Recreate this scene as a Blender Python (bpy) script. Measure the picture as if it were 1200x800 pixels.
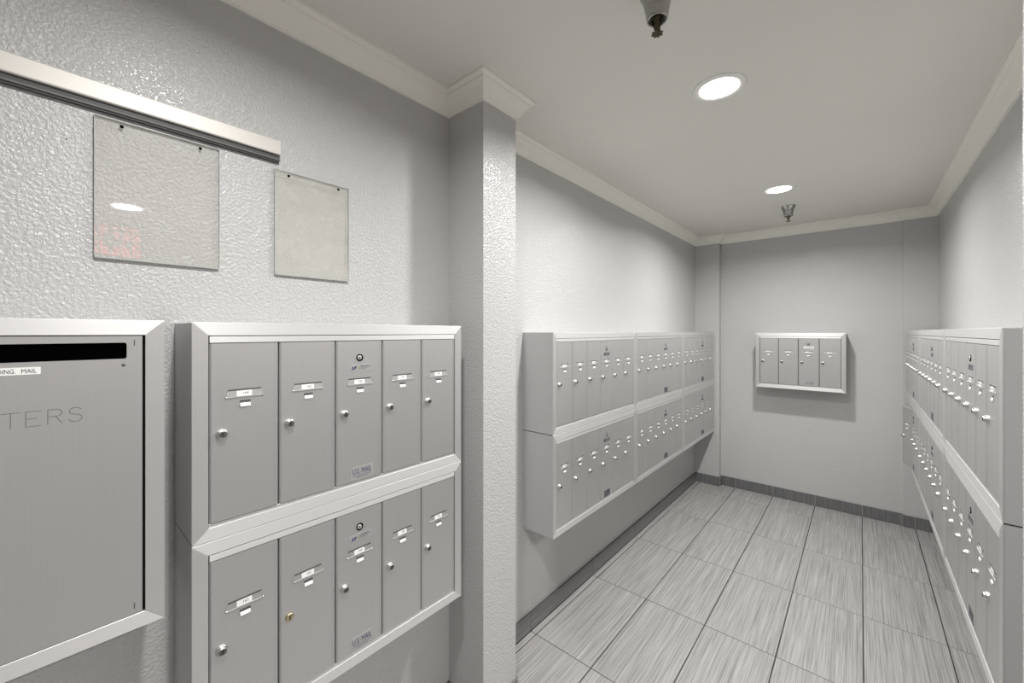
import bpy, bmesh, math, random
from mathutils import Vector, Matrix

random.seed(7)
C = bpy.context.scene.collection
R = math.radians
for o in list(bpy.data.objects):
    bpy.data.objects.remove(o)

# ------------------------------------------------------------------ camera
cam_d = bpy.data.cameras.new('camera')
cam = bpy.data.objects.new('camera', cam_d)
C.objects.link(cam)
cam.location = (0, 0, 1.488)
cam.rotation_euler = (R(90), 0, R(40.87))
cam_d.sensor_width = 36
cam_d.lens = 36 * 471.66 / 1200
cam_d.shift_y = -11.16 / 1200
cam_d.clip_start = 0.02
bpy.context.scene.camera = cam

# ------------------------------------------------------------------ world, view
w = bpy.data.worlds.new('world')
bpy.context.scene.world = w
w.use_nodes = True
w.node_tree.nodes['Background'].inputs[0].default_value = (0.9, 0.92, 1, 1)
w.node_tree.nodes['Background'].inputs[1].default_value = 0.05
vs = bpy.context.scene.view_settings
vs.view_transform = 'Standard'
vs.look = 'None'
vs.gamma = 1
vs.use_curve_mapping = False
vs.exposure = 0.43

LAMP_W = 14.0        # watts of each recessed downlight
CEIL = 2.42

# ------------------------------------------------------------------ materials
def mat(name):
    m = bpy.data.materials.new(name)
    m.use_nodes = True
    nt = m.node_tree
    return m, nt, nt.nodes['Principled BSDF']

def N(nt, kind, **kw):
    n = nt.nodes.new(kind)
    for k, v in kw.items():
        if k in n.inputs:
            n.inputs[k].default_value = v
        else:
            setattr(n, k, v)
    return n

def simple(name, col, rough=0.5, metal=0.0, emit=None, strength=0, spec=0.5):
    m, nt, b = mat(name)
    b.inputs['Base Color'].default_value = (*col, 1)
    b.inputs['Roughness'].default_value = rough
    b.inputs['Metallic'].default_value = metal
    b.inputs['Specular IOR Level'].default_value = spec
    if emit:
        b.inputs['Emission Color'].default_value = (*emit, 1)
        b.inputs['Emission Strength'].default_value = strength
    return m

def texpos(nt, scale=(1, 1, 1), coord='Object'):
    tc = N(nt, 'ShaderNodeTexCoord')
    mp = N(nt, 'ShaderNodeMapping')
    mp.inputs['Scale'].default_value = scale
    nt.links.new(tc.outputs[coord], mp.inputs['Vector'])
    return mp.outputs['Vector']

def wall_paint(name, col, rough=0.34, peel=0.35, scale=150, spec=0.5):
    m, nt, b = mat(name)
    v = texpos(nt)
    n1 = N(nt, 'ShaderNodeTexNoise', Scale=scale, Detail=2.0, Roughness=0.5)
    nt.links.new(v, n1.inputs['Vector'])
    rp = N(nt, 'ShaderNodeValToRGB')
    rp.color_ramp.elements[0].position = 0.38
    rp.color_ramp.elements[1].position = 0.66
    nt.links.new(n1.outputs['Fac'], rp.inputs['Fac'])
    bp = N(nt, 'ShaderNodeBump', Strength=peel, Distance=0.0016)
    nt.links.new(rp.outputs['Color'], bp.inputs['Height'])
    nt.links.new(bp.outputs['Normal'], b.inputs['Normal'])
    n2 = N(nt, 'ShaderNodeTexNoise', Scale=1.6, Detail=3.0)
    nt.links.new(v, n2.inputs['Vector'])
    mx = N(nt, 'ShaderNodeMix', data_type='RGBA')
    mx.inputs['A'].default_value = (*[c * 0.97 for c in col], 1)
    mx.inputs['B'].default_value = (*[min(1, c * 1.03) for c in col], 1)
    nt.links.new(n2.outputs['Fac'], mx.inputs['Factor'])
    nt.links.new(mx.outputs['Result'], b.inputs['Base Color'])
    b.inputs['Roughness'].default_value = rough
    b.inputs['Specular IOR Level'].default_value = spec
    return m

def brushed(name, col, along, metal=0.8, rough=0.42, aniso=0.8, streak=0.06):
    """aluminium brushed along local x or local z; highlights spread across the grain"""
    m, nt, b = mat(name)
    sc = (6, 400, 900) if along == 'x' else (900, 400, 6)
    v = texpos(nt, sc)
    n1 = N(nt, 'ShaderNodeTexNoise', Scale=1.0, Detail=2.0)
    nt.links.new(v, n1.inputs['Vector'])
    mx = N(nt, 'ShaderNodeMix', data_type='RGBA')
    mx.inputs['A'].default_value = (*[c * (1 - streak) for c in col], 1)
    mx.inputs['B'].default_value = (*[min(1, c * (1 + streak)) for c in col], 1)
    nt.links.new(n1.outputs['Fac'], mx.inputs['Factor'])
    nt.links.new(mx.outputs['Result'], b.inputs['Base Color'])
    b.inputs['Metallic'].default_value = metal
    b.inputs['Roughness'].default_value = rough
    b.inputs['Anisotropic'].default_value = aniso
    vt = N(nt, 'ShaderNodeVectorTransform', vector_type='VECTOR', convert_from='OBJECT', convert_to='WORLD')
    vt.inputs[0].default_value = (1, 0.01, 0.02) if along == 'x' else (0.02, 0.01, 1)
    ge = N(nt, 'ShaderNodeNewGeometry')
    cr = N(nt, 'ShaderNodeVectorMath', operation='CROSS_PRODUCT')
    nt.links.new(ge.outputs['Normal'], cr.inputs[0])
    nt.links.new(vt.outputs[0], cr.inputs[1])
    nt.links.new(cr.outputs[0], b.inputs['Tangent'])
    return m

M = {}
M['wall'] = wall_paint('grey satin wall paint', (0.53, 0.53, 0.525), rough=0.26, peel=0.66, scale=140)
M['ceiling'] = wall_paint('off white ceiling paint', (0.78, 0.765, 0.72), rough=0.55, peel=0.10, scale=60, spec=0.3)
M['crown'] = simple('cream trim paint', (0.88, 0.86, 0.80), 0.42)
M['door_metal'] = brushed('vertically brushed aluminium', (0.64, 0.64, 0.635), 'z', metal=0.8, rough=0.5, aniso=0.6, streak=0.04)
M['rail_metal'] = brushed('horizontally brushed aluminium', (0.74, 0.74, 0.73), 'x', metal=0.7, rough=0.55, aniso=0.55)
M['stile_metal'] = brushed('vertical frame aluminium', (0.68, 0.68, 0.675), 'z', metal=0.7, rough=0.45, aniso=0.6)
M['body'] = simple('grey painted steel box', (0.55, 0.55, 0.55), 0.38, 0.2)
M['dark'] = simple('painted interior shade', (0.02, 0.02, 0.02), 0.8)  # near black stands in for the shade inside the boxes
M['gap'] = simple('shadowed backing plate', (0.10, 0.10, 0.10), 0.7)
M['black'] = simple('black plastic and slot shade', (0.001, 0.001, 0.001), 1.0, spec=0.0)  # also painted as the dark depth behind the letter slot
M['chrome'] = simple('polished chrome', (0.62, 0.615, 0.60), 0.32, 1.0)
M['aged_chrome'] = simple('aged chrome', (0.42, 0.415, 0.40), 0.22, 1.0)
M['brass'] = simple('worn brass', (0.62, 0.52, 0.34), 0.3, 1.0)
M['plug'] = simple('dark lock plug', (0.13, 0.13, 0.125), 0.45, 0.6)
M['white'] = simple('white paper label', (0.86, 0.86, 0.84), 0.5)
M['holder'] = simple('stamped holder aluminium', (0.66, 0.66, 0.65), 0.28, 0.6)
M['slot'] = simple('slot shadow gap', (0.09, 0.09, 0.09), 0.6)
M['ink'] = simple('navy blue ink', (0.02, 0.02, 0.10), 0.6)
M['inkblack'] = simple('black ink', (0.04, 0.04, 0.04), 0.5)
M['foil'] = simple('silver foil decal', (0.50, 0.50, 0.50), 0.4, 0.5)
M['foil_dark'] = simple('dark grey printed decal', (0.16, 0.16, 0.165), 0.45, 0.2)
M['olive'] = simple('olive ink', (0.30, 0.30, 0.14), 0.5)
M['greyink'] = simple('engraved grey line', (0.20, 0.20, 0.20), 0.5)
M['bronze'] = simple('dark bronze', (0.09, 0.08, 0.05), 0.35, 0.8)
M['grout'] = simple('dark grey grout', (0.045, 0.045, 0.045), 0.85)
M['grout_light'] = simple('light grout', (0.42, 0.41, 0.40), 0.8)
M['satin_rail'] = simple('satin aluminium channel', (0.66, 0.64, 0.60), 0.5, 0.3)
M['lip'] = simple('dull aluminium lip', (0.16, 0.16, 0.15), 0.6, 0.2)
M['rubber'] = simple('dark rubber strip', (0.07, 0.07, 0.07), 0.55)
M['red'] = simple('lit red stroke', (0.6, 0.02, 0.02), 0.5, emit=(1.0, 0.06, 0.04), strength=1.7)
M['lens'] = simple('lit frosted lens', (0.9, 0.9, 0.9), 0.5, emit=(1.0, 0.985, 0.96), strength=8)
M['trim_white'] = simple('white lamp trim', (0.86, 0.85, 0.82), 0.35)

def tile_mat(name, lo, hi, axis, rough=0.42, contrast=1.0):
    m, nt, b = mat(name)
    tc = N(nt, 'ShaderNodeTexCoord')
    oi = N(nt, 'ShaderNodeObjectInfo')
    rnd = N(nt, 'ShaderNodeVectorMath', operation='SCALE')
    cmb = N(nt, 'ShaderNodeCombineXYZ')
    for i in range(3):
        nt.links.new(oi.outputs['Random'], cmb.inputs[i])
    nt.links.new(cmb.outputs[0], rnd.inputs[0])
    rnd.inputs['Scale'].default_value = 37.0
    add = N(nt, 'ShaderNodeVectorMath', operation='ADD')
    nt.links.new(tc.outputs['Object'], add.inputs[0])
    nt.links.new(rnd.outputs[0], add.inputs[1])
    out = []
    for s in ((640, 4.5), (270, 1.8)):
        mp = N(nt, 'ShaderNodeMapping')
        sc = {'y': (s[0], s[1], s[0]), 'x': (s[1], s[0], s[0]), 'z': (s[0], s[0], s[1])}[axis]
        mp.inputs['Scale'].default_value = sc
        nt.links.new(add.outputs[0], mp.inputs['Vector'])
        n = N(nt, 'ShaderNodeTexNoise', Scale=1.0, Detail=3.0, Roughness=0.6)
        nt.links.new(mp.outputs[0], n.inputs['Vector'])
        out.append(n.outputs['Fac'])
    mm = N(nt, 'ShaderNodeMath', operation='ADD')
    nt.links.new(out[0], mm.inputs[0])
    nt.links.new(out[1], mm.inputs[1])
    mr = N(nt, 'ShaderNodeMapRange')
    mr.inputs['From Min'].default_value = 0.72
    mr.inputs['From Max'].default_value = 1.28
    nt.links.new(mm.outputs[0], mr.inputs['Value'])
    mx = N(nt, 'ShaderNodeMix', data_type='RGBA')
    mx.inputs['A'].default_value = (*lo, 1)
    mx.inputs['B'].default_value = (*hi, 1)
    nt.links.new(mr.outputs[0], mx.inputs['Factor'])
    nt.links.new(mx.outputs['Result'], b.inputs['Base Color'])
    bp = N(nt, 'ShaderNodeBump', Strength=0.25, Distance=0.0006)
    nt.links.new(mr.outputs[0], bp.inputs['Height'])
    nt.links.new(bp.outputs[0], b.inputs['Normal'])
    b.inputs['Roughness'].default_value = rough
    return m

M['tile'] = tile_mat('striated grey porcelain', (0.165, 0.161, 0.157), (0.49, 0.482, 0.473), 'y', rough=0.5)
M['base_along'] = tile_mat('striated dark base tile running along', (0.10, 0.10, 0.10), (0.24, 0.24, 0.235), 'y')
M['base_up'] = tile_mat('striated dark base tile upright', (0.075, 0.075, 0.078), (0.22, 0.22, 0.225), 'z')

def acrylic(name, tint, haze):
    m, nt, b = mat(name)
    nt.nodes.remove(b)
    out = nt.nodes['Material Output']
    tr = N(nt, 'ShaderNodeBsdfTransparent')
    tr.inputs[0].default_value = (*tint, 1)
    gl = N(nt, 'ShaderNodeBsdfGlossy', Roughness=0.02)
    df = N(nt, 'ShaderNodeBsdfDiffuse')
    df.inputs[0].default_value = (0.80, 0.79, 0.74, 1)
    v = texpos(nt)
    n = N(nt, 'ShaderNodeTexNoise', Scale=14.0, Detail=5.0)
    nt.links.new(v, n.inputs['Vector'])
    mr = N(nt, 'ShaderNodeMapRange')
    mr.inputs['From Min'].default_value = 0.35
    mr.inputs['From Max'].default_value = 0.7
    mr.inputs['To Min'].default_value = haze * 0.6
    mr.inputs['To Max'].default_value = haze * 1.3
    nt.links.new(n.outputs['Fac'], mr.inputs['Value'])
    m1 = N(nt, 'ShaderNodeMixShader')
    nt.links.new(mr.outputs[0], m1.inputs[0])
    nt.links.new(tr.outputs[0], m1.inputs[1])
    nt.links.new(df.outputs[0], m1.inputs[2])
    fr = N(nt, 'ShaderNodeFresnel', IOR=1.49)
    # a sheet mirrors once, on the face turned to the viewer
    ge = N(nt, 'ShaderNodeNewGeometry')
    inv = N(nt, 'ShaderNodeMath', operation='SUBTRACT')
    inv.inputs[0].default_value = 1.0
    nt.links.new(ge.outputs['Backfacing'], inv.inputs[1])
    ml = N(nt, 'ShaderNodeMath', operation='MULTIPLY')
    nt.links.new(fr.outputs[0], ml.inputs[0])
    nt.links.new(inv.outputs[0], ml.inputs[1])
    m2 = N(nt, 'ShaderNodeMixShader')
    nt.links.new(ml.outputs[0], m2.inputs[0])
    nt.links.new(m1.outputs[0], m2.inputs[1])
    nt.links.new(gl.outputs[0], m2.inputs[2])
    nt.links.new(m2.outputs[0], out.inputs['Surface'])
    return m

M['acrylic'] = acrylic('clear acrylic sheet', (0.985, 0.985, 0.98), 0.12)
M['acrylic_haze'] = acrylic('cloudy acrylic sheet', (0.98, 0.98, 0.97), 0.26)
M['acrylic_edge'] = simple('acrylic cut edge', (0.42, 0.44, 0.42), 0.25)

# ------------------------------------------------------------------ mesh helpers
def bx(bm, x0, x1, y0, y1, z0, z1, mi=0, bev=0.0):
    vs_ = [bm.verts.new(p) for p in ((x0, y0, z0), (x1, y0, z0), (x1, y1, z0), (x0, y1, z0),
                                     (x0, y0, z1), (x1, y0, z1), (x1, y1, z1), (x0, y1, z1))]
    fs = []
    for idx in ((0, 3, 2, 1), (4, 5, 6, 7), (0, 1, 5, 4), (1, 2, 6, 5), (2, 3, 7, 6), (3, 0, 4, 7)):
        f = bm.faces.new([vs_[i] for i in idx])
        f.material_index = mi
        fs.append(f)
    if bev > 0:
        es = list({e for f in fs for e in f.edges})
        bmesh.ops.bevel(bm, geom=es, offset=bev, segments=1, affect='EDGES')

def prism(bm, pts, axis, a, b, mi=0, bev=0.0):
    """polygon pts extruded along axis from a to b"""
    def P(u, v, t):
        return {'x': (t, u, v), 'y': (u, t, v), 'z': (u, v, t)}[axis]
    v0 = [bm.verts.new(P(u, v, a)) for u, v in pts]
    v1 = [bm.verts.new(P(u, v, b)) for u, v in pts]
    fs = [bm.faces.new(v0), bm.faces.new(list(reversed(v1)))]
    n = len(pts)
    for i in range(n):
        fs.append(bm.faces.new((v0[i], v1[i], v1[(i + 1) % n], v0[(i + 1) % n])))
    for f in fs:
        f.material_index = mi
    if bev > 0:
        es = list({e for f in fs for e in f.edges})
        bmesh.ops.bevel(bm, geom=es, offset=bev, segments=1, affect='EDGES')

def lathe(bm, prof, n=32, axis='z', centre=(0, 0, 0), mi=0, squash=None):
    """prof: (radius, height) pairs, revolved about axis; closed where radius is 0"""
    rings = []
    cx, cy, cz = centre
    for r, h in prof:
        if r <= 1e-9:
            p = (cx, cy, cz + h) if axis == 'z' else (cx, cy + h, cz)
            rings.append([bm.verts.new(p)])
            continue
        ring = []
        for i in range(n):
            a = 2 * math.pi * i / n
            if axis == 'z':
                p = (cx + r * math.cos(a), cy + r * math.sin(a), cz + h)
            else:
                p = (cx + r * math.cos(a), cy + h, cz + r * math.sin(a))
            ring.append(bm.verts.new(p))
        rings.append(ring)
    for A, B in zip(rings, rings[1:]):
        if len(A) == 1 and len(B) == 1:
            continue
        for i in range(n):
            j = (i + 1) % n
            if len(A) == 1:
                f = bm.faces.new((A[0], B[i], B[j]))
            elif len(B) == 1:
                f = bm.faces.new((A[i], B[0], A[j]))
            else:
                f = bm.faces.new((A[i], B[i], B[j], A[j]))
            f.material_index = mi
            f.smooth = True

def mesh(name, bm, mats, smooth=False):
    bmesh.ops.recalc_face_normals(bm, faces=bm.faces)
    me = bpy.data.meshes.new(name)
    bm.to_mesh(me)
    bm.free()
    for m in (mats if isinstance(mats, (list, tuple)) else [mats]):
        me.materials.append(M[m])
    return me

def put(name, me, parent=None, loc=(0, 0, 0), rot=(0, 0, 0)):
    o = bpy.data.objects.new(name, me)
    C.objects.link(o)
    o.location = loc
    o.rotation_euler = rot
    if parent:
        o.parent = parent
    return o

def obj(name, bm, mats, parent=None, loc=(0, 0, 0), rot=(0, 0, 0)):
    return put(name, mesh(name, bm, mats), parent, loc, rot)

def empty(name, loc, rotz=0.0):
    o = bpy.data.objects.new(name, None)
    C.objects.link(o)
    o.empty_display_size = 0.05
    o.location = loc
    o.rotation_euler = (0, 0, rotz)
    return o

def tag(o, label=None, cat=None, group=None, kind=None):
    if label: o['label'] = label
    if cat: o['category'] = cat
    if group: o['group'] = group
    if kind: o['kind'] = kind
    return o

def text_into(bm, s, height, cx, cz, y, mi=0, stretch=1.0, extr=0.0002, bold=0.0, width=None):
    """lettering lying in the local xz plane facing -y, centred on (cx, cz)"""
    cu = bpy.data.curves.new('lettering', 'FONT')
    cu.body = s
    cu.size = 1
    cu.align_x = 'CENTER'
    cu.align_y = 'CENTER'
    cu.resolution_u = 2
    cu.offset = bold
    to = bpy.data.objects.new('lettering', cu)
    C.objects.link(to)
    dg = bpy.context.evaluated_depsgraph_get()
    me = bpy.data.meshes.new_from_object(to.evaluated_get(dg))
    zs = [v.co.y for v in me.vertices]
    xs = [v.co.x for v in me.vertices]
    k = height / (max(zs) - min(zs))
    if width:
        stretch = width / ((max(xs) - min(xs)) * k)
    zc = (max(zs) + min(zs)) / 2
    xc = (max(xs) + min(xs)) / 2
    vm = [bm.verts.new((cx + (v.co.x - xc) * k * stretch, y - extr, cz + (v.co.y - zc) * k)) for v in me.vertices]
    for p in me.polygons:
        try:
            f = bm.faces.new([vm[i] for i in p.vertices])
            f.material_index = mi
        except ValueError:
            pass
    wdt = (max(xs) - min(xs)) * k * stretch
    bpy.data.objects.remove(to)
    bpy.data.curves.remove(cu)
    bpy.data.meshes.remove(me)
    return wdt

# ------------------------------------------------------------------ the shell
XL, XR = -1.25, 0.437          # side walls of the mail alcove
YP0, YP1 = 1.057, 1.242        # pilaster / divider faces
XPL, XPR = -1.055, 0.239
YB = 4.315                     # rear wall
YBL, YBR = 4.245, 4.295        # corner projections of the rear wall
XBL, XBR = -1.03, 0.25
X2, Y0 = 3.1, -1.7             # unseen end of the front room

def wall(name, x0, x1, y0, y1, z0=0.0, z1=CEIL + 0.04):
    bm = bmesh.new()
    bx(bm, x0, x1, y0, y1, z0, z1)
    return tag(obj(name, bm, 'wall'), kind='structure')

wall('wall_left', XL - 0.12, XL, Y0 - 0.12, YB + 0.12)
wall('wall_back', XL, XR + 0.12, YB, YB + 0.12)
wall('wall_right', XR, XR + 0.12, YP1, YB)
wall('wall_divider', XPR, X2 + 0.12, YP0, YP1)
wall('wall_rear', XL, X2 + 0.12, Y0 - 0.12, Y0)
wall('wall_entry', X2, X2 + 0.12, Y0, YP0)
def pil(name, x0, x1, y0, y1):
    bm = bmesh.new()
    bx(bm, x0, x1, y0, y1, 0, CEIL + 0.04)
    return tag(obj(name, bm, 'wall'), kind='structure')
pil('wall_pilaster', XL, XPL, YP0, YP1)
pil('wall_corner_projection', XL, XBL, YBL, YB)
pil('wall_corner_projection', XBR, XR, YBR, YB)
bm = bmesh.new()
bx(bm, XL - 0.12, X2 + 0.12, Y0 - 0.12, YB + 0.12, CEIL, CEIL + 0.12)
tag(obj('ceiling', bm, 'ceiling'), kind='structure')

# floor: grout bed and every tile
bm = bmesh.new()
bx(bm, XL - 0.12, X2 + 0.12, Y0 - 0.12, YB + 0.12, -0.08, -0.0022)
floor = tag(obj('floor', bm, 'grout'), kind='structure')
TW, TL, GX, GY = 0.3045, 0.6096, -1.207, 1.5766
def tile_mesh(w_, l_):
    b = bmesh.new()
    bx(b, -w_ / 2, w_ / 2, -l_ / 2, l_ / 2, -0.008, 0.0, bev=0.0007)
    return mesh('tile', b, 'tile')
tcache = {}
def add_tile(x0, x1, y0, y1):
    # the grout joints running away from the camera are the wide ones
    x0 += 0.0026; x1 -= 0.0026; y0 += 0.0018; y1 -= 0.0018
    if x1 - x0 < 0.01 or y1 - y0 < 0.01:
        return
    key = (round(x1 - x0, 4), round(y1 - y0, 4))
    if key not in tcache:
        tcache[key] = tile_mesh(*key)
    put('tile', tcache[key], floor, ((x0 + x1) / 2, (y0 + y1) / 2, 0))
for i in range(-1, 15):
    xa, xb = GX + i * TW, GX + (i + 1) * TW
    for j in range(-6, 5):
        ya, yb = GY + j * TL, GY + (j + 1) * TL
        # front room
        x0, x1 = max(xa, XL + 0.01), min(xb, X2)
        y0, y1 = max(ya, Y0), min(yb, YP0 - 0.0)
        if x0 < x1 and y0 < y1 and ya < YP0:
            # tiles that run on through the opening stay whole there
            if xb <= XPR and xa >= XPL:
                y1 = yb
            add_tile(x0, x1, y0, y1)
        # alcove
        if xa < XR:
            x0, x1 = max(xa, XL + 0.01), min(xb, XR)
            y0, y1 = max(ya, YP1), min(yb, YB - 0.01)
            if ya < YP0 and xb <= XPR and xa >= XPL:
                continue
            if x0 < x1 and y0 < y1:
                add_tile(x0, x1, y0, y1)
for (x0, x1) in ((XPL, GX + TW), (GX + TW * 4, XPR)):
    add_tile(x0, x1, YP0, YP1)

# crown moulding: one profile swept with mitred corners, one object per wall
PROF = [(0.0, -0.077), (0.008, -0.077), (0.009, -0.069), (0.0125, -0.066), (0.0155, -0.060), (0.022, -0.046),
        (0.031, -0.033), (0.041, -0.024), (0.045, -0.021), (0.046, -0.015), (0.052, -0.011),
        (0.060, -0.008), (0.060, 0.0), (0.0, 0.0)]
PATH = [(XL, Y0), (XL, YP0), (XPL, YP0), (XPL, YP1), (XL, YP1), (XL, YBL), (XBL, YBL), (XBL, YB), (XBR, YB),
        (XBR, YBR), (XR, YBR), (XR, YP1), (XPR, YP1), (XPR, YP0), (X2, YP0), (X2, Y0)]
def inward(p, q):
    d = Vector((q[0] - p[0], q[1] - p[1])).normalized()
    return Vector((d.y, -d.x))       # room lies to the right of this path
def crown_verts(k):
    n = len(PATH)
    p = Vector(PATH[k])
    a = inward(PATH[(k - 1) % n], PATH[k])
    b = inward(PATH[k], PATH[(k + 1) % n])
    m = a + b
    return p, m
groups = [(0, 1), (1, 4), (4, 5), (5, 10), (10, 11), (11, 14), (14, 15), (15, 16)]
for gi, (a, b) in enumerate(groups):
    bm = bmesh.new()
    secs = []
    for k in range(a, b + 1):
        p, m = crown_verts(k % len(PATH))
        secs.append([bm.verts.new((p.x + m.x * u, p.y + m.y * u, CEIL + z)) for u, z in PROF])
    for A, B in zip(secs, secs[1:]):
        for i in range(len(PROF)):
            j = (i + 1) % len(PROF)
            bm.faces.new((A[i], A[j], B[j], B[i]))
    bm.faces.new(secs[0])
    bm.faces.new(list(reversed(secs[-1])))
    tag(obj('trim_%d' % (gi + 1), bm, 'crown'), kind='structure')

# tiled skirting: grout backer plus one object per tile
BH, BT = 0.090, 0.010
def skirting(name, p, q, joints, matname):
    """p->q along the wall with the room on the right of the direction; joints: distances along"""
    d = Vector((q[0] - p[0], q[1] - p[1]))
    L = d.length
    ang = math.atan2(d.y, d.x)
    bm = bmesh.new()
    bx(bm, 0, L, -BT + (0.004 if name == 'baseboard_left' else 0.0015), 0, 0, BH - 0.002)
    root = obj(name, bm, 'grout' if name == 'baseboard_left' else 'grout_light', None, (p[0], p[1], 0), (0, 0, ang))
    tag(root, kind='structure')
    js = [0] + [j for j in joints if 0.012 < j < L - 0.012] + [L]
    for a, b in zip(js, js[1:]):
        bm = bmesh.new()
        w_ = b - a - 0.0024
        bx(bm, -w_ / 2, w_ / 2, -BT, -0.0035 if name == 'baseboard_left' else 0, 0.0015, BH, bev=0.0012)
        obj('tile', bm, matname, root, ((a + b) / 2, 0, 0))
def jy(y0, y1):
    return [GY + TL * k - y0 for k in range(-8, 8) if y0 < GY + TL * k < y1]
def jx(x0, x1):
    return [GX + TW * k - x0 for k in range(-2, 16) if x0 < GX + TW * k < x1]
M['base_along'] = tile_mat('striated dark base tile running along', (0.10, 0.10, 0.10), (0.25, 0.25, 0.245), 'x')
skirting('baseboard_left', (XL, YP1), (XL, YBL), jy(YP1, YBL), 'base_along')
skirting('baseboard_entry', (XL, Y0), (XL, YP0), jy(Y0, YP0), 'base_along')
skirting('baseboard_back', (XBL, YB), (XBR, YB), jx(XBL, XBR), 'base_up')
skirting('baseboard_back', (XL, YBL), (XBL + BT, YBL), [0.012], 'base_up')
skirting('baseboard_back', (XBR - BT, YBR), (XR, YBR), jx(XBR - BT, XR), 'base_up')
skirting('baseboard_back', (XBL, YBL), (XBL, YB - BT), [], 'base_up')
skirting('baseboard_pilaster', (XL, YP0), (XPL + BT, YP0), [], 'base_along')
skirting('baseboard_pilaster', (XPL, YP0), (XPL, YP1), [], 'base_along')
skirting('baseboard_pilaster', (XPL + BT, YP1), (XL + BT, YP1), [], 'base_along')
skirting('baseboard_right', (XR, YBR - BT), (XR, YP1 + BT), [0.02 + TL * k for k in range(1, 6)], 'base_along')

# ------------------------------------------------------------------ mailbox units
DP, FR, PITCH, UH, DEP = 0.1405, 0.029, 0.1405, 0.477, 0.180
DW = PITCH - 0.0034          # door width
DZ0, DZ1 = 0.0375, UH - 0.0465   # door bottom / top above the unit's base

def mk(fn, name, mats):
    b = bmesh.new()
    fn(b)
    return mesh(name, b, mats)

# every door mesh has its origin on the hinge edge (right-hand side seen from the front)
def door_fn(b):
    prof = [(-DW, -0.0), (-DW, -0.0085), (-DW + 0.0030, -0.0115), (-0.0030, -0.0115), (0, -0.0085), (0, 0)]
    prism(b, prof, 'z', 0, DZ1 - DZ0, 0)
    # thin return lip along both long edges
    bx(b, -DW + 0.0035, -DW + 0.0075, -0.0121, -0.0112, 0.004, DZ1 - DZ0 - 0.004)
    bx(b, -0.0075, -0.0035, -0.0121, -0.0112, 0.004, DZ1 - DZ0 - 0.004)
ME_DOOR = mk(door_fn, 'door', ['door_metal'])
FY = -0.0115                 # face of a door, from the hinge axis
def dx(off): return -PITCH + 0.0013 + off          # distance from the door's left edge -> local x
def dz(drop): return UH - drop - DZ0               # drop below the unit's top -> local z

def lock_fn(b):
    lathe(b, [(0.0113, 0.0), (0.0113, -0.0050), (0.0104, -0.0066), (0.0084, -0.0070)], 28, 'y', mi=0)
    lathe(b, [(0.0084, -0.0070), (0.0080, -0.0100), (0.0072, -0.0112)], 28, 'y', mi=0)
    lathe(b, [(0.0072, -0.0112), (0.0066, -0.0106)], 28, 'y', mi=1)
    lathe(b, [(0.0066, -0.0106), (0.0, -0.0106)], 28, 'y', mi=1)
    bx(b, -0.0007, 0.0007, -0.0112, -0.0104, -0.0036, 0.0036, 2)
ME_LOCK = mk(lock_fn, 'lock', ['chrome', 'plug', 'black'])
def flatlock_fn(b):
    lathe(b, [(0.0, 0.0), (0.0098, 0.0), (0.0098, -0.0030), (0.0085, -0.0042), (0.0, -0.0044)], 28, 'y', mi=0)
    bx(b, -0.0011, 0.0011, -0.0050, -0.0040, -0.0060, 0.0060, 1)
ME_FLATLOCK = mk(flatlock_fn, 'lock', ['brass', 'black'])
def masterlock_fn(b):
    lathe(b, [(0.0, 0.0), (0.0102, 0.0), (0.0102, -0.0012), (0.0090, -0.0022), (0.0082, -0.0022), (0.0080, -0.0004)], 28, 'y', mi=0)
    lathe(b, [(0.0066, -0.0004), (0.0064, -0.0020), (0.0056, -0.0028), (0.0, -0.0028)], 24, 'y', centre=(-0.0012, 0, 0.0004), mi=1)
    lathe(b, [(0.0, -0.0006), (0.0080, -0.0004)], 24, 'y', mi=0)
    bx(b, -0.0022, -0.0006, -0.0034, -0.0026, -0.0036, 0.0036, 0)
ME_MASTERLOCK = mk(masterlock_fn, 'master_lock', ['black', 'holder'])

def holder_fn(b):
    # pressed pocket: dark slot at the top, face flaring outwards to a bottom lip
    x0, x1 = -0.0335, 0.0335
    v = [(x0, 0, 0.0075), (x1, 0, 0.0075), (x1 + 0.0032, -0.0016, -0.0085), (x0 - 0.0032, -0.0016, -0.0085),
         (x1 + 0.0032, 0, -0.0098), (x0 - 0.0032, 0, -0.0098)]
    V = [b.verts.new(p) for p in v]
    for idx in ((0, 1, 2, 3), (3, 2, 4, 5), (0, 3, 5), (1, 4, 2), (0, 5, 4, 1)):
        b.faces.new([V[i] for i in idx])
    bx(b, x0 - 0.0031, x1 + 0.0031, -0.0028, -0.0014, -0.0092, -0.0084, 3)
    bx(b, x0, x1, -0.0009, 0.0002, 0.0060, 0.0092, 1)
    for s in (-1, 1):
        lathe(b, [(0.0022, 0.0), (0.0018, -0.0012), (0, -0.0016)], 10, 'y', centre=(s * 0.0362, -0.0018, -0.0086), mi=2)
ME_HOLDER = mk(holder_fn, 'name_holder', ['door_metal', 'slot', 'chrome', 'stile_metal'])
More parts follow.
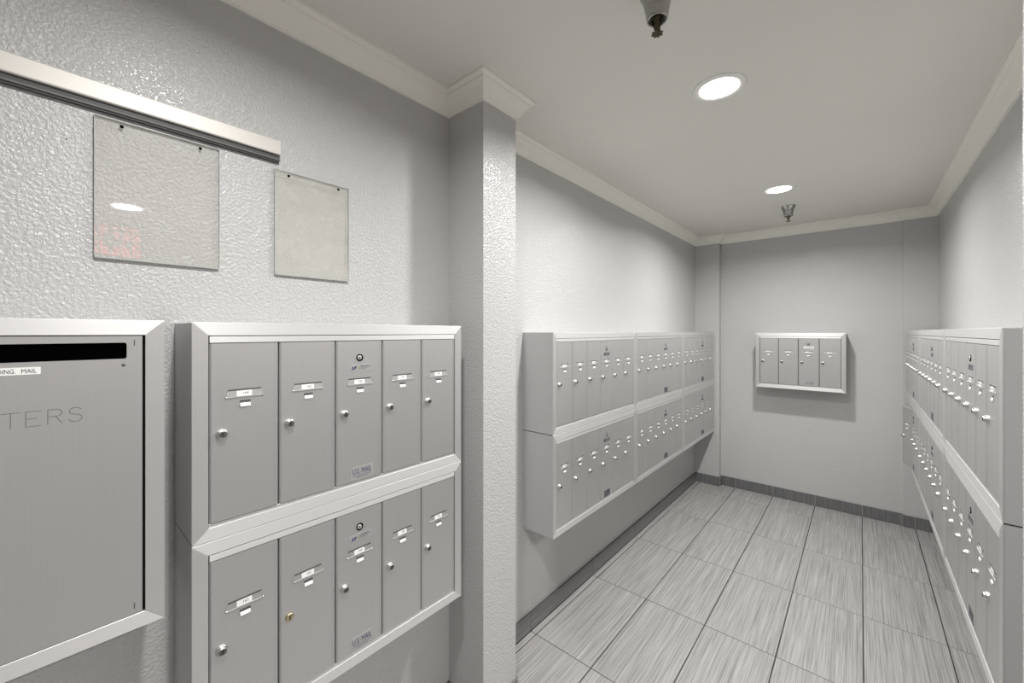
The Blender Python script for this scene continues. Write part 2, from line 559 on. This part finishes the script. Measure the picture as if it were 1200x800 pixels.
def label_mesh(s, dark=True):
    b = bmesh.new()
    sl = 0.0016 / 0.016
    x0, x1, z0, z1 = -0.0152, 0.0152, -0.0062, 0.0062
    f = lambda z: -0.0009 - (0.0075 - z) * sl
    V = [b.verts.new((x, f(z) + dy, z)) for dy in (0, 0.0006) for x, z in ((x0, z0), (x1, z0), (x1, z1), (x0, z1))]
    for idx in ((0, 1, 2, 3), (7, 6, 5, 4), (0, 4, 5, 1), (1, 5, 6, 2), (2, 6, 7, 3), (3, 7, 4, 0)):
        b.faces.new([V[i] for i in idx])
    n0 = len(b.verts)
    text_into(b, s, 0.0052, 0.003, 0.0008, 0, 1, 1.15)
    b.verts.ensure_lookup_table()
    for v_ in b.verts[n0:]:
        v_.co.y = f(v_.co.z) - 0.0003
    return mesh('name_label', b, ['white', 'inkblack'])
def blank_label_fn(b):
    sl = 0.0016 / 0.016
    f = lambda z: -0.0009 - (0.0075 - z) * sl
    V = [b.verts.new((x, f(z) + dy, z)) for dy in (0, 0.0006) for x, z in ((-0.0152, -0.0062), (0.0152, -0.0062), (0.0152, 0.0062), (-0.0152, 0.0062))]
    for idx in ((0, 1, 2, 3), (7, 6, 5, 4), (0, 4, 5, 1), (1, 5, 6, 2), (2, 6, 7, 3), (3, 7, 4, 0)):
        b.faces.new([V[i] for i in idx])
    bx(b, -0.004, 0.009, f(0.0) - 0.0009, f(0.0) - 0.0003, -0.001, 0.0022, 1)
ME_BLANK = mk(blank_label_fn, 'name_label', ['white', 'greyink'])
def window_fn(b):
    bx(b, -0.0108, 0.0108, -0.0006, 0.0002, -0.0068, 0.0076, 0)
    prism(b, [(-0.0006, 0.0016), (-0.0034, -0.0050), (-0.0034, -0.0064), (-0.0006, -0.0064)], 'x', -0.0102, 0.0102, 1)
    b.faces.ensure_lookup_table()
ME_WINDOW = mk(window_fn, 'view_window', ['slot', 'white'])
def decal_fn(b):
    bx(b, -0.0335, 0.0335, -0.0006, 0.0, -0.0090, 0.0090, 0)
    y = -0.0008
    def poly(pts, mi):
        V = [b.verts.new((x, y, z)) for x, z in pts]
        f = b.faces.new(V); f.material_index = mi
    # small winged emblem on the left, lines of fine print on the right
    poly([(-0.0300, -0.0035), (-0.0255, -0.0052), (-0.0170, -0.0052), (-0.0150, -0.0038), (-0.0250, -0.0030)], 1)
    poly([(-0.0235, -0.0028), (-0.0205, -0.0030), (-0.0215, 0.0038), (-0.0250, 0.0030)], 1)
    poly([(-0.0190, -0.0028), (-0.0150, -0.0026), (-0.0100, 0.0042), (-0.0180, 0.0034)], 1)
    poly([(-0.0075, -0.0045), (-0.0045, -0.0045), (-0.0035, 0.0048), (-0.0065, 0.0048)], 2)
    for z, x1 in ((0.0040, 0.026), (0.0012, 0.022), (-0.0016, 0.024), (-0.0044, 0.018)):
        poly([(-0.0005, z), (x1, z), (x1, z + 0.0013), (-0.0005, z + 0.0013)], 1 if z > 0.003 else 3)
    poly([(0.0255, -0.001), (0.0290, -0.001), (0.0290, 0.0030), (0.0255, 0.0030)], 3)
ME_DECAL = mk(decal_fn, 'approval_decal', ['foil', 'ink', 'olive', 'greyink'])
ME_DECAL_DARK = mk(decal_fn, 'approval_decal', ['foil_dark', 'ink', 'greyink', 'greyink'])
ME_DECAL_WHITE = mk(decal_fn, 'approval_decal', ['white', 'greyink', 'greyink', 'greyink'])
def mail_fn(b):
    bx(b, -0.0340, 0.0340, -0.0005, 0.0, -0.0185, 0.0185, 0)
    text_into(b, 'U.S. MAIL', 0.0145, 0.0, 0.0055, -0.0007, 1, width=0.057)
    text_into(b, 'APPROVED BY THE POSTMASTER', 0.0030, 0.0, -0.0065, -0.0006, 1, 0.9)
    text_into(b, 'GENERAL FOR USE', 0.0030, 0.0, -0.0115, -0.0006, 1, 0.9)
ME_MAIL = mk(mail_fn, 'mail_label', ['foil', 'ink'])
ME_MAIL_DARK = mk(mail_fn, 'mail_label', ['foil_dark', 'ink'])

def rail_mesh(W, top):
    b = bmesh.new()
    z0, z1 = (UH - FR, UH) if top else (0, FR)
    if top:
        pts = [(-W / 2 + FR, z0), (W / 2 - FR, z0), (W / 2, z1), (-W / 2, z1)]
    else:
        pts = [(-W / 2, z0), (W / 2, z0), (W / 2 - FR, z1), (-W / 2 + FR, z1)]
    prism(b, pts, 'y', -DEP, -DEP + 0.0035, 0, bev=0.0006)
    return mesh('frame_rail', b, 'rail_metal')
def stile_mesh(W, left, H=UH):
    b = bmesh.new()
    s = -1 if left else 1
    pts = [(s * W / 2, 0), (s * (W / 2 - FR), FR), (s * (W / 2 - FR), H - FR), (s * W / 2, H)]
    prism(b, pts, 'y', -DEP, -DEP + 0.0035, 0, bev=0.0006)
    return mesh('frame_stile', b, 'stile_metal')
unit_cache = {}
def sleeve(b, W, H):
    # closed box with a thin sleeve running forward to the back of the frame
    bx(b, -W / 2 + 0.0012, W / 2 - 0.0012, -DEP + 0.0158, 0, 0.0012, H - 0.0012)
    ya, yb = -DEP + 0.0036, -DEP + 0.0158
    bx(b, -W / 2 + 0.0012, -W / 2 + 0.0030, ya, yb, 0.0012, H - 0.0012)
    bx(b, W / 2 - 0.0030, W / 2 - 0.0012, ya, yb, 0.0012, H - 0.0012)
    bx(b, -W / 2 + 0.0030, W / 2 - 0.0030, ya, yb, 0.0012, 0.0030)
    bx(b, -W / 2 + 0.0030, W / 2 - 0.0030, ya, yb, H - 0.0030, H - 0.0012)
def unit_meshes(n):
    if n in unit_cache:
        return unit_cache[n]
    W = n * PITCH + 2 * FR
    d = {'W': W}
    b = bmesh.new()
    sleeve(b, W, UH)
    d['body'] = mesh('body', b, 'body')
    b = bmesh.new()
    bx(b, -W / 2 + FR - 0.002, W / 2 - FR + 0.002, -DEP + 0.0145, -DEP + 0.0158, FR - 0.002, UH - FR + 0.002)
    d['backing'] = mesh('interior_shade_plate', b, 'dark')  # dark plate puts the shade of the box interior behind the door gaps
    d['top'] = rail_mesh(W, True)
    d['bottom'] = rail_mesh(W, False)
    d['left'] = stile_mesh(W, True)
    d['right'] = stile_mesh(W, False)
    b = bmesh.new()
    bx(b, -W / 2 + FR + 0.0022, W / 2 - FR - 0.0012, -DEP + 0.0010, -DEP + 0.0145, UH - 0.0450, UH - 0.0308, bev=0.0006)
    d['header'] = mesh('header_strip', b, 'rail_metal')
    b = bmesh.new()
    bx(b, -W / 2 + FR + 0.0010, W / 2 - FR - 0.0010, -DEP + 0.0036, -DEP + 0.0145, FR, FR + 0.0070, bev=0.0005)
    d['sill'] = mesh('sill_strip', b, 'stile_metal')
    unit_cache[n] = d
    return d

def mailbox_unit(n, master, loc, rotz, label, group, numbers=None, ajar=None, flat=(), marks=True):
    d = unit_meshes(n)
    root = empty('mailbox_unit', loc, rotz)
    tag(root, label, 'mailbox unit', group)
    put('body', d['body'], root)
    put('interior_shade_plate', d['backing'], root)
    put('frame_rail', d['top'], root)
    put('frame_rail', d['bottom'], root)
    put('frame_stile', d['left'], root)
    put('frame_stile', d['right'], root)
    put('header_strip', d['header'], root)
    put('sill_strip', d['sill'], root)
    W = d['W']
    for k in range(n):
        xh = -W / 2 + FR + (k + 1) * PITCH - 0.0013
        door = put('door', ME_DOOR, root, (xh, -DEP + 0.0130, DZ0))
        if ajar == k:
            door.rotation_euler = (0, 0, R(18))
            door['label'] = 'narrow mailbox door standing slightly ajar'
        ins = master == k
        if k in flat:
            lk = put('lock', ME_FLATLOCK, door, (dx(0.024), FY, dz(0.250)))
            lk['label'] = 'flat brass lock'
        else:
            lk = put('lock', ME_LOCK, door, (dx(0.0245 + random.uniform(-.001, .001)), FY, dz(0.2475)), (0, random.uniform(-0.5, 0.5), 0))
        jz = random.uniform(-0.0008, 0.0008)
        put('name_holder', ME_HOLDER, door, (dx(0.0690), FY, dz(0.1600)))
        lm = label_mesh(numbers[k]) if numbers else ME_BLANK
        put('name_label', lm, door, (dx(0.0675), FY, dz(0.1610)))
        put('view_window', ME_WINDOW, door, (dx(0.0695), FY, dz(0.1845)))
        if ins:
            put('master_lock', ME_MASTERLOCK, door, (dx(0.0690), FY, dz(0.0935)))
            put('approval_decal', {5: ME_DECAL, 6: ME_DECAL_DARK, 4: ME_DECAL_WHITE}[n], door, (dx(0.0710), FY, dz(0.1215)))
            if marks:
                put('mail_label', ME_MAIL_DARK if n == 6 else ME_MAIL, door, (dx(0.0760), FY, dz(0.4185)))
    return root

W5, W6, W4 = 5 * PITCH + 2 * FR, 6 * PITCH + 2 * FR, 4 * PITCH + 2 * FR
LEFT, RIGHT, BACK = R(90), R(-90), 0.0
# near pair on the left wall
yc = 0.2005 + W5 / 2
mailbox_unit(5, 2, (XL, yc, 1.032), LEFT, 'five-door aluminium mailbox unit beside the pilaster, upper of the near pair',
             'near mailbox units', ['164', '162', '160', '157', '155'])
mailbox_unit(5, 2, (XL, yc, 0.5538), LEFT, 'five-door aluminium mailbox unit with one brass lock, lower of the near pair',
             'near mailbox units', ['163', '161', '159', '158', '156'], flat=(1,))
# left alcove wall: three columns, two rows
names = ['nearest the pilaster', 'in the middle of the row', 'at the far end by the back wall']
for c in range(3):
    y = 1.525 + (c + 0.5) * W6 + c * 0.0015
    mailbox_unit(6, 3, (XL, y, 1.0095), LEFT, 'upper six-door mailbox unit on left alcove wall, ' + names[c],
                 'left alcove mailbox units', marks=(c != 0))
    mailbox_unit(6, 3, (XL, y, 0.5310), LEFT, 'lower six-door mailbox unit on left alcove wall, ' + names[c],
                 'left alcove mailbox units')
# right alcove wall
names = ['nearest the camera', 'in the middle of the row', 'at the far end by the back wall']
for c in range(3):
    y = 1.525 + (c + 0.5) * W6 + c * 0.0015
    mailbox_unit(6, 3, (XR + 0.005, y, 1.0215), RIGHT, 'upper six-door mailbox unit on right alcove wall, ' + names[c],
                 'right alcove mailbox units', marks=(c != 0))
    mailbox_unit(6, 3, (XR + 0.005, y, 0.5425), RIGHT,
                 'lower six-door mailbox unit on right alcove wall, ' + (names[c] if c < 2 else 'at the far end with one door ajar'),
                 'right alcove mailbox units', ajar=(2 if c == 2 else None))
# back wall
mailbox_unit(4, 2, (-0.395, YB, 1.003), BACK, 'single four-door mailbox unit hanging alone on the back wall', 'back wall mailbox unit')

# ------------------------------------------------------------------ collection box
LB_H, LB_W = 0.603, 0.396
root = empty('collection_box', (XL, 0.1565 - LB_W / 2, 0.908), LEFT)
tag(root, 'large outgoing mail collection box with black letter slot at the left edge', 'collection box')
bm = bmesh.new()
sleeve(bm, LB_W, LB_H)
obj('body', bm, 'body', root)
bm = bmesh.new()
bx(bm, -LB_W / 2 + FR - 0.002, LB_W / 2 - FR + 0.002, -DEP + 0.0146, -DEP + 0.0159, FR - 0.002, LB_H - FR + 0.002)
obj('interior_shade_plate', bm, 'dark', root)  # interior shade behind the collection door, put into the plate's colour
for top in (True, False):
    b = bmesh.new()
    if top:
        pts = [(-LB_W / 2 + FR, LB_H - FR), (LB_W / 2 - FR, LB_H - FR), (LB_W / 2, LB_H), (-LB_W / 2, LB_H)]
    else:
        pts = [(-LB_W / 2, 0), (LB_W / 2, 0), (LB_W / 2 - FR, FR), (-LB_W / 2 + FR, FR)]
    prism(b, pts, 'y', -DEP, -DEP + 0.0035, 0, bev=0.0006)
    obj('frame_rail', b, 'rail_metal', root)
put('frame_stile', stile_mesh(LB_W, True, LB_H), root)
put('frame_stile', stile_mesh(LB_W, False, LB_H), root)
# door with a rounded slot cut through it
dl, dr, db, dt = -LB_W / 2 + FR + 0.0015, LB_W / 2 - FR - 0.0042, FR + 0.0012, LB_H - FR - 0.0018
s0, s1, t0, t1, rr = dl + 0.020, LB_W / 2 - 0.0555, LB_H - 0.0745, LB_H - 0.0435, 0.0035
b = bmesh.new()
y0, y1 = -DEP + 0.0012, -DEP + 0.0040
def rrect(x0, x1, z0, z1, r, n=4):
    P = []
    for cx, cz, a0 in ((x1 - r, z0 + r, -90), (x1 - r, z1 - r, 0), (x0 + r, z1 - r, 90), (x0 + r, z0 + r, 180)):
        for i in range(n + 1):
            a = R(a0 + 90 * i / n)
            P.append((cx + r * math.cos(a), cz + r * math.sin(a)))
    return P
hole = rrect(s0, s1, t0, t1, rr)
outer = [(dr, db), (dr, dt), (dl, dt), (dl, db)]
for yy, flip in ((y0, False), (y1, True)):
    H = [b.verts.new((x, yy, z)) for x, z in hole]
    O = [b.verts.new((x, yy, z)) for x, z in outer]
    if not flip:
        HF, OF = H, O
    n = len(H)
    q = 5
    for c in range(4):
        seg = H[c * q:(c + 1) * q]
        for i in range(q - 1):
            b.faces.new((seg[i], seg[i + 1], O[c]))
        b.faces.new((seg[-1], H[((c + 1) * q) % n], O[(c + 1) % 4], O[c]))
    if flip:
        for i in range(n):
            b.faces.new((HF[i], HF[(i + 1) % n], H[(i + 1) % n], H[i]))
        for i in range(4):
            b.faces.new((OF[i], O[i], O[(i + 1) % 4], OF[(i + 1) % 4]))
door = obj('door', b, 'door_metal', root)
b = bmesh.new()
bx(b, s0 - 0.004, s1 + 0.004, y1 + 0.0002, y1 + 0.008, t0 - 0.004, t1 + 0.004)
obj('slot_shade_block', b, 'black', door)  # black block painted as the dark depth seen through the slot
b = bmesh.new()
lx = LB_W / 2 - 0.1635
bx(b, lx - 0.108, lx, y0 - 0.0006, y0 + 0.0002, LB_H - 0.0955, LB_H - 0.0830)
text_into(b, 'OUTGOING.', 0.0072, -0.0135, LB_H - 0.0893, y0 - 0.0007, 1, width=0.041)
text_into(b, 'MAIL', 0.0068, 0.0217, LB_H - 0.0893, y0 - 0.0007, 1, width=0.0165)
obj('slot_label', b, ['white', 'inkblack'], door)
# engraved word in thin strokes
b = bmesh.new()
def stroke(p, q, wd=0.0011):
    p, q = Vector(p), Vector(q)
    d = (q - p)
    if d.length < 1e-6: return
    d.normalize()
    nrm = Vector((-d.y, d.x)) * wd / 2
    p = p - d * wd / 3; q = q + d * wd / 3
    V = [b.verts.new((v.x, y0 - 0.00035, v.y)) for v in (p - nrm, q - nrm, q + nrm, p + nrm)]
    b.faces.new(V)
def glyph(ch, x, z, w_, h):
    P = lambda u, v: (x + u * w_, z + v * h)
    if ch == 'L': segs = [[(0, 1), (0, 0), (1, 0)]]
    elif ch == 'E': segs = [[(1, 1), (0, 1), (0, 0), (1, 0)], [(0, .52), (.75, .52)]]
    elif ch == 'T': segs = [[(-.1, 1), (1.1, 1)], [(.5, 1), (.5, 0)]]
    elif ch == 'R':
        arc = [(.6 + .4 * math.sin(a), .76 + .24 * math.cos(a)) for a in [math.pi * i / 6 for i in range(7)]]
        segs = [[(0, 0), (0, 1)] + arc + [(0, .52)], [(.55, .52), (1, 0)]]
    else:
        a1 = [(.5 + .45 * math.cos(a), .76 + .24 * math.sin(a)) for a in [R(25) + (R(245)) * i / 9 for i in range(10)]]
        a2 = [(.5 + .5 * math.cos(a), .26 + .26 * math.sin(a)) for a in [R(90) - (R(255)) * i / 9 for i in range(10)]]
        segs = [a1 + a2]
    for s in segs:
        for p, q_ in zip(s, s[1:]):
            stroke(P(*p), P(*q_))
rx = LB_W / 2 - 0.1145
gw, gp, gh = 0.0165, 0.0245, 0.0255
for i, ch in enumerate(reversed('LETTERS')):
    glyph(ch, rx - gw - i * gp, LB_H - 0.1845, gw, gh)
obj('engraved_lettering', b, 'greyink', door)
for sx, sz in ((LB_W / 2 - 0.0600, LB_H - 0.0865),):
    b = bmesh.new()
    lathe(b, [(0.0, 0.0), (0.0030, 0.0), (0.0026, -0.0007), (0, -0.0009)], 12, 'y', centre=(sx, y0, sz))
    obj('rivet', b, 'plug', door)
for sz in (LB_H - 0.044, 0.046):
    b = bmesh.new()
    bx(b, LB_W / 2 - 0.0455, LB_W / 2 - 0.0440, y0 - 0.0006, y0 + 0.0001, sz - 0.006, sz + 0.006)
    obj('hinge_pin', b, 'plug', door)

# ------------------------------------------------------------------ things on the near wall
def wallthing_z(z): return z
# display rail: aluminium channel with rubber gripping strips
root = empty('display_rail', (XL, 0.0, 1.966), LEFT)
tag(root, 'long satin aluminium display rail across the top of the near wall', 'rail')
x0, x1 = -1.25, 0.431
b = bmesh.new()
prism(b, [(0, 0.019), (-0.016, 0.019), (-0.0175, 0.0215), (-0.0175, 0.0565), (-0.016, 0.0585), (0, 0.0585)], 'x', x0, x1, 0, bev=0.0006)
obj('channel', b, 'satin_rail', root)
b = bmesh.new()
bx(b, x0, x1 - 0.001, -0.010, 0, 0.0075, 0.0192)
obj('rubber_strip', b, 'rubber', root)
b = bmesh.new()
bx(b, x0, x1 - 0.001, -0.0145, 0, 0.0035, 0.0078, bev=0.0008)
obj('lower_lip', b, 'lip', root)
b = bmesh.new()
bx(b, x0, x1 - 0.002, -0.0105, 0, 0.0, 0.0036)
obj('rubber_strip', b, 'rubber', root)

def sheet(ya, yb, za, zb, tilt, mname, label, screws, fold):
    r_ = empty('acrylic_sign_holder', (XL, (ya + yb) / 2, za), LEFT)
    tag(r_, label, 'sign holder', 'acrylic sign holders')
    W_, H_ = yb - ya, zb - za
    b = bmesh.new()
    bx(b, -W_ / 2, W_ / 2, -0.0078, -0.0050, 0, H_)
    obj('front_sheet', b, mname, r_, rot=(0, tilt, 0))
    b = bmesh.new()
    e = 0.0009
    for (a0, a1, c0, c1) in ((-W_ / 2, W_ / 2, -0.0026, 0), (-W_ / 2 - e, -W_ / 2, 0, H_), (W_ / 2, W_ / 2 + e, 0, H_), (-W_ / 2, W_ / 2, H_, H_ + e)):
        bx(b, a0, a1, -0.0080, -0.0010, c0, c1)
    obj('edge', b, 'acrylic_edge', r_, rot=(0, tilt, 0))
    if fold:
        b = bmesh.new()
        bx(b, -W_ / 2, W_ / 2, -0.0084, -0.0079, H_ - 0.021, H_ - 0.0202)
        obj('fold_line', b, 'acrylic_edge', r_, rot=(0, tilt, 0))
    for sx, sz in screws:
        b = bmesh.new()
        lathe(b, [(0.0, 0.0), (0.0034, 0.0), (0.0034, -0.0012), (0.0024, -0.0022), (0, -0.0024)], 14, 'y', centre=(sx - (ya + yb) / 2, -0.0078, sz - za))
        obj('screw', b, 'black', r_)
sheet(0.067, 0.289, 1.651, 1.955, 0.0, 'acrylic', 'larger clear acrylic sign holder right under the rail, with a lamp reflected in it',
      [(0.109, 1.944), (0.250, 1.944)], False)
sheet(0.419, 0.634, 1.652, 1.946, 0.0, 'acrylic_haze', 'cloudy acrylic sign holder right of the rail, nearer the pilaster',
      [(0.455, 1.936), (0.600, 1.936)], True)
b = bmesh.new()
lathe(b, [(0, 0), (0.0006, 0), (0.0006, 0.005), (0.0011, 0.0052), (0.0009, 0.0058), (0, 0.0060)], 8)
tag(obj('nail', b, 'plug', None, (XL - 0.002, 0.027, 1.889), (0, R(80), 0)), 'tiny nail in the near wall left of the larger acrylic holder', 'nail')

# ------------------------------------------------------------------ ceiling fixtures
def downlight(x, y, r, label, watts):
    root = empty('recessed_downlight', (x, y, CEIL), 0)
    tag(root, label, 'ceiling light', 'recessed downlights')
    b = bmesh.new()
    k = r / 0.068
    lathe(b, [(0.068 * k, -0.0008), (0.070 * k, -0.0045), (0.080 * k, -0.0052), (0.092 * k, -0.0022), (0.0935 * k, 0.0), (0.068 * k, 0.0)], 56)
    obj('trim_ring', b, 'trim_white', root)
    b = bmesh.new()
    lathe(b, [(0.0, -0.0026), (0.060 * k, -0.0024), (0.0685 * k, -0.0012)], 56)
    obj('lens', b, 'lens', root)
    ld = bpy.data.lights.new('lamp', 'AREA')
    ld.shape = 'DISK'
    ld.size = r * 1.7
    ld.energy = watts
    ld.spread = R(160)
    ld.color = (1.0, 0.985, 0.965)
    lo = bpy.data.objects.new('lamp', ld)
    C.objects.link(lo)
    lo.parent = root
    lo.location = (0, 0, -0.006)
downlight(-0.408, 1.680, 0.068, 'bright recessed downlight nearest the camera, beside the larger sprinkler', LAMP_W * 1.22)
downlight(-0.403, 3.130, 0.068, 'recessed downlight near the back wall, beside the small sprinkler', LAMP_W * 1.22)
downlight(-0.400, 0.250, 0.068, 'recessed downlight overhead, out of frame above the near mailboxes', LAMP_W * 0.85)
downlight(1.640, 0.390, 0.090, 'recessed downlight of the front room, seen only reflected in the acrylic', LAMP_W * 2.2)

def sprinkler(x, y, label):
    root = empty('fire_sprinkler', (x, y, CEIL), 0)
    tag(root, label, 'sprinkler', 'fire sprinklers')
    b = bmesh.new()
    lathe(b, [(0.0455, 0.0), (0.0455, -0.003), (0.0430, -0.006), (0.0350, -0.030), (0.0330, -0.042), (0.0325, -0.044),
              (0.0310, -0.047), (0.0290, -0.068), (0.0275, -0.074), (0.0245, -0.076), (0.0230, -0.073), (0.0235, -0.050), (0.0, -0.046)], 36)
    obj('escutcheon', b, 'aged_chrome', root)
    b = bmesh.new()
    lathe(b, [(0.0, -0.046), (0.014, -0.046), (0.014, -0.066), (0.010, -0.074), (0.0065, -0.080), (0.0055, -0.108), (0.0, -0.109)], 20)
    obj('stem', b, 'bronze', root)
    b = bmesh.new()
    for s in (-1, 1):
        prism(b, [(s * 0.0135, -0.060), (s * 0.0150, -0.072), (s * 0.0075, -0.100), (s * 0.0035, -0.108), (s * 0.0035, -0.102), (s * 0.0105, -0.074)], 'y', -0.0018, 0.0018)
    obj('yoke_arm', b, 'bronze', root)
    # toothed deflector
    b = bmesh.new()
    n = 32
    top, bot = [], []
    for i in range(n):
        a = 2 * math.pi * i / n
        r = 0.0155 if i % 4 in (0, 1) else 0.0115
        top.append((r * math.cos(a), r * math.sin(a)))
    prism(b, top, 'z', -0.1125, -0.1095)
    obj('deflector', b, 'bronze', root)
sprinkler(-0.423, 1.100, 'larger-looking chrome fire sprinkler at the top edge of the picture')
sprinkler(-0.404, 3.600, 'small chrome fire sprinkler on the ceiling near the back wall')

# unseen lit red sign, invented to give the pink reflection in the acrylic sheet
root = empty('invented_red_sign', (2.02, 0.36, 2.08), R(0))
tag(root, 'invented lit red sign, out of view, added to give the pink reflection in the acrylic', 'sign')
b = bmesh.new()
bx(b, 0.0, 0.03, -0.17, 0.17, 0.0, 0.27, bev=0.004)
obj('housing', b, 'black', root)
b = bmesh.new()
rnd = random.Random(3)
for row in range(2):
    for col in range(5):
        yy = -0.15 + col * 0.062
        zz = 0.02 + row * 0.125
        for (u0, u1, v0, v1) in ((0, .3, 0, 1), (0, 1, .0, .2), (0, 1, .8, 1), (.6, .95, .1, .55), (.2, .8, .42, .6)):
            if rnd.random() < 0.8:
                bx(b, -0.003, 0.001, yy + u0 * 0.048, yy + u1 * 0.048, zz + v0 * 0.105, zz + v1 * 0.105)
obj('lit_strokes', b, 'red', root)
b = bmesh.new()
for yy in (-0.1, 0.1):
    lathe(b, [(0, 0.27), (0.005, 0.27), (0.005, CEIL - 2.08), (0, CEIL - 2.08)], 10, centre=(0.015, yy, 0))
obj('hanger_rod', b, 'black', root)
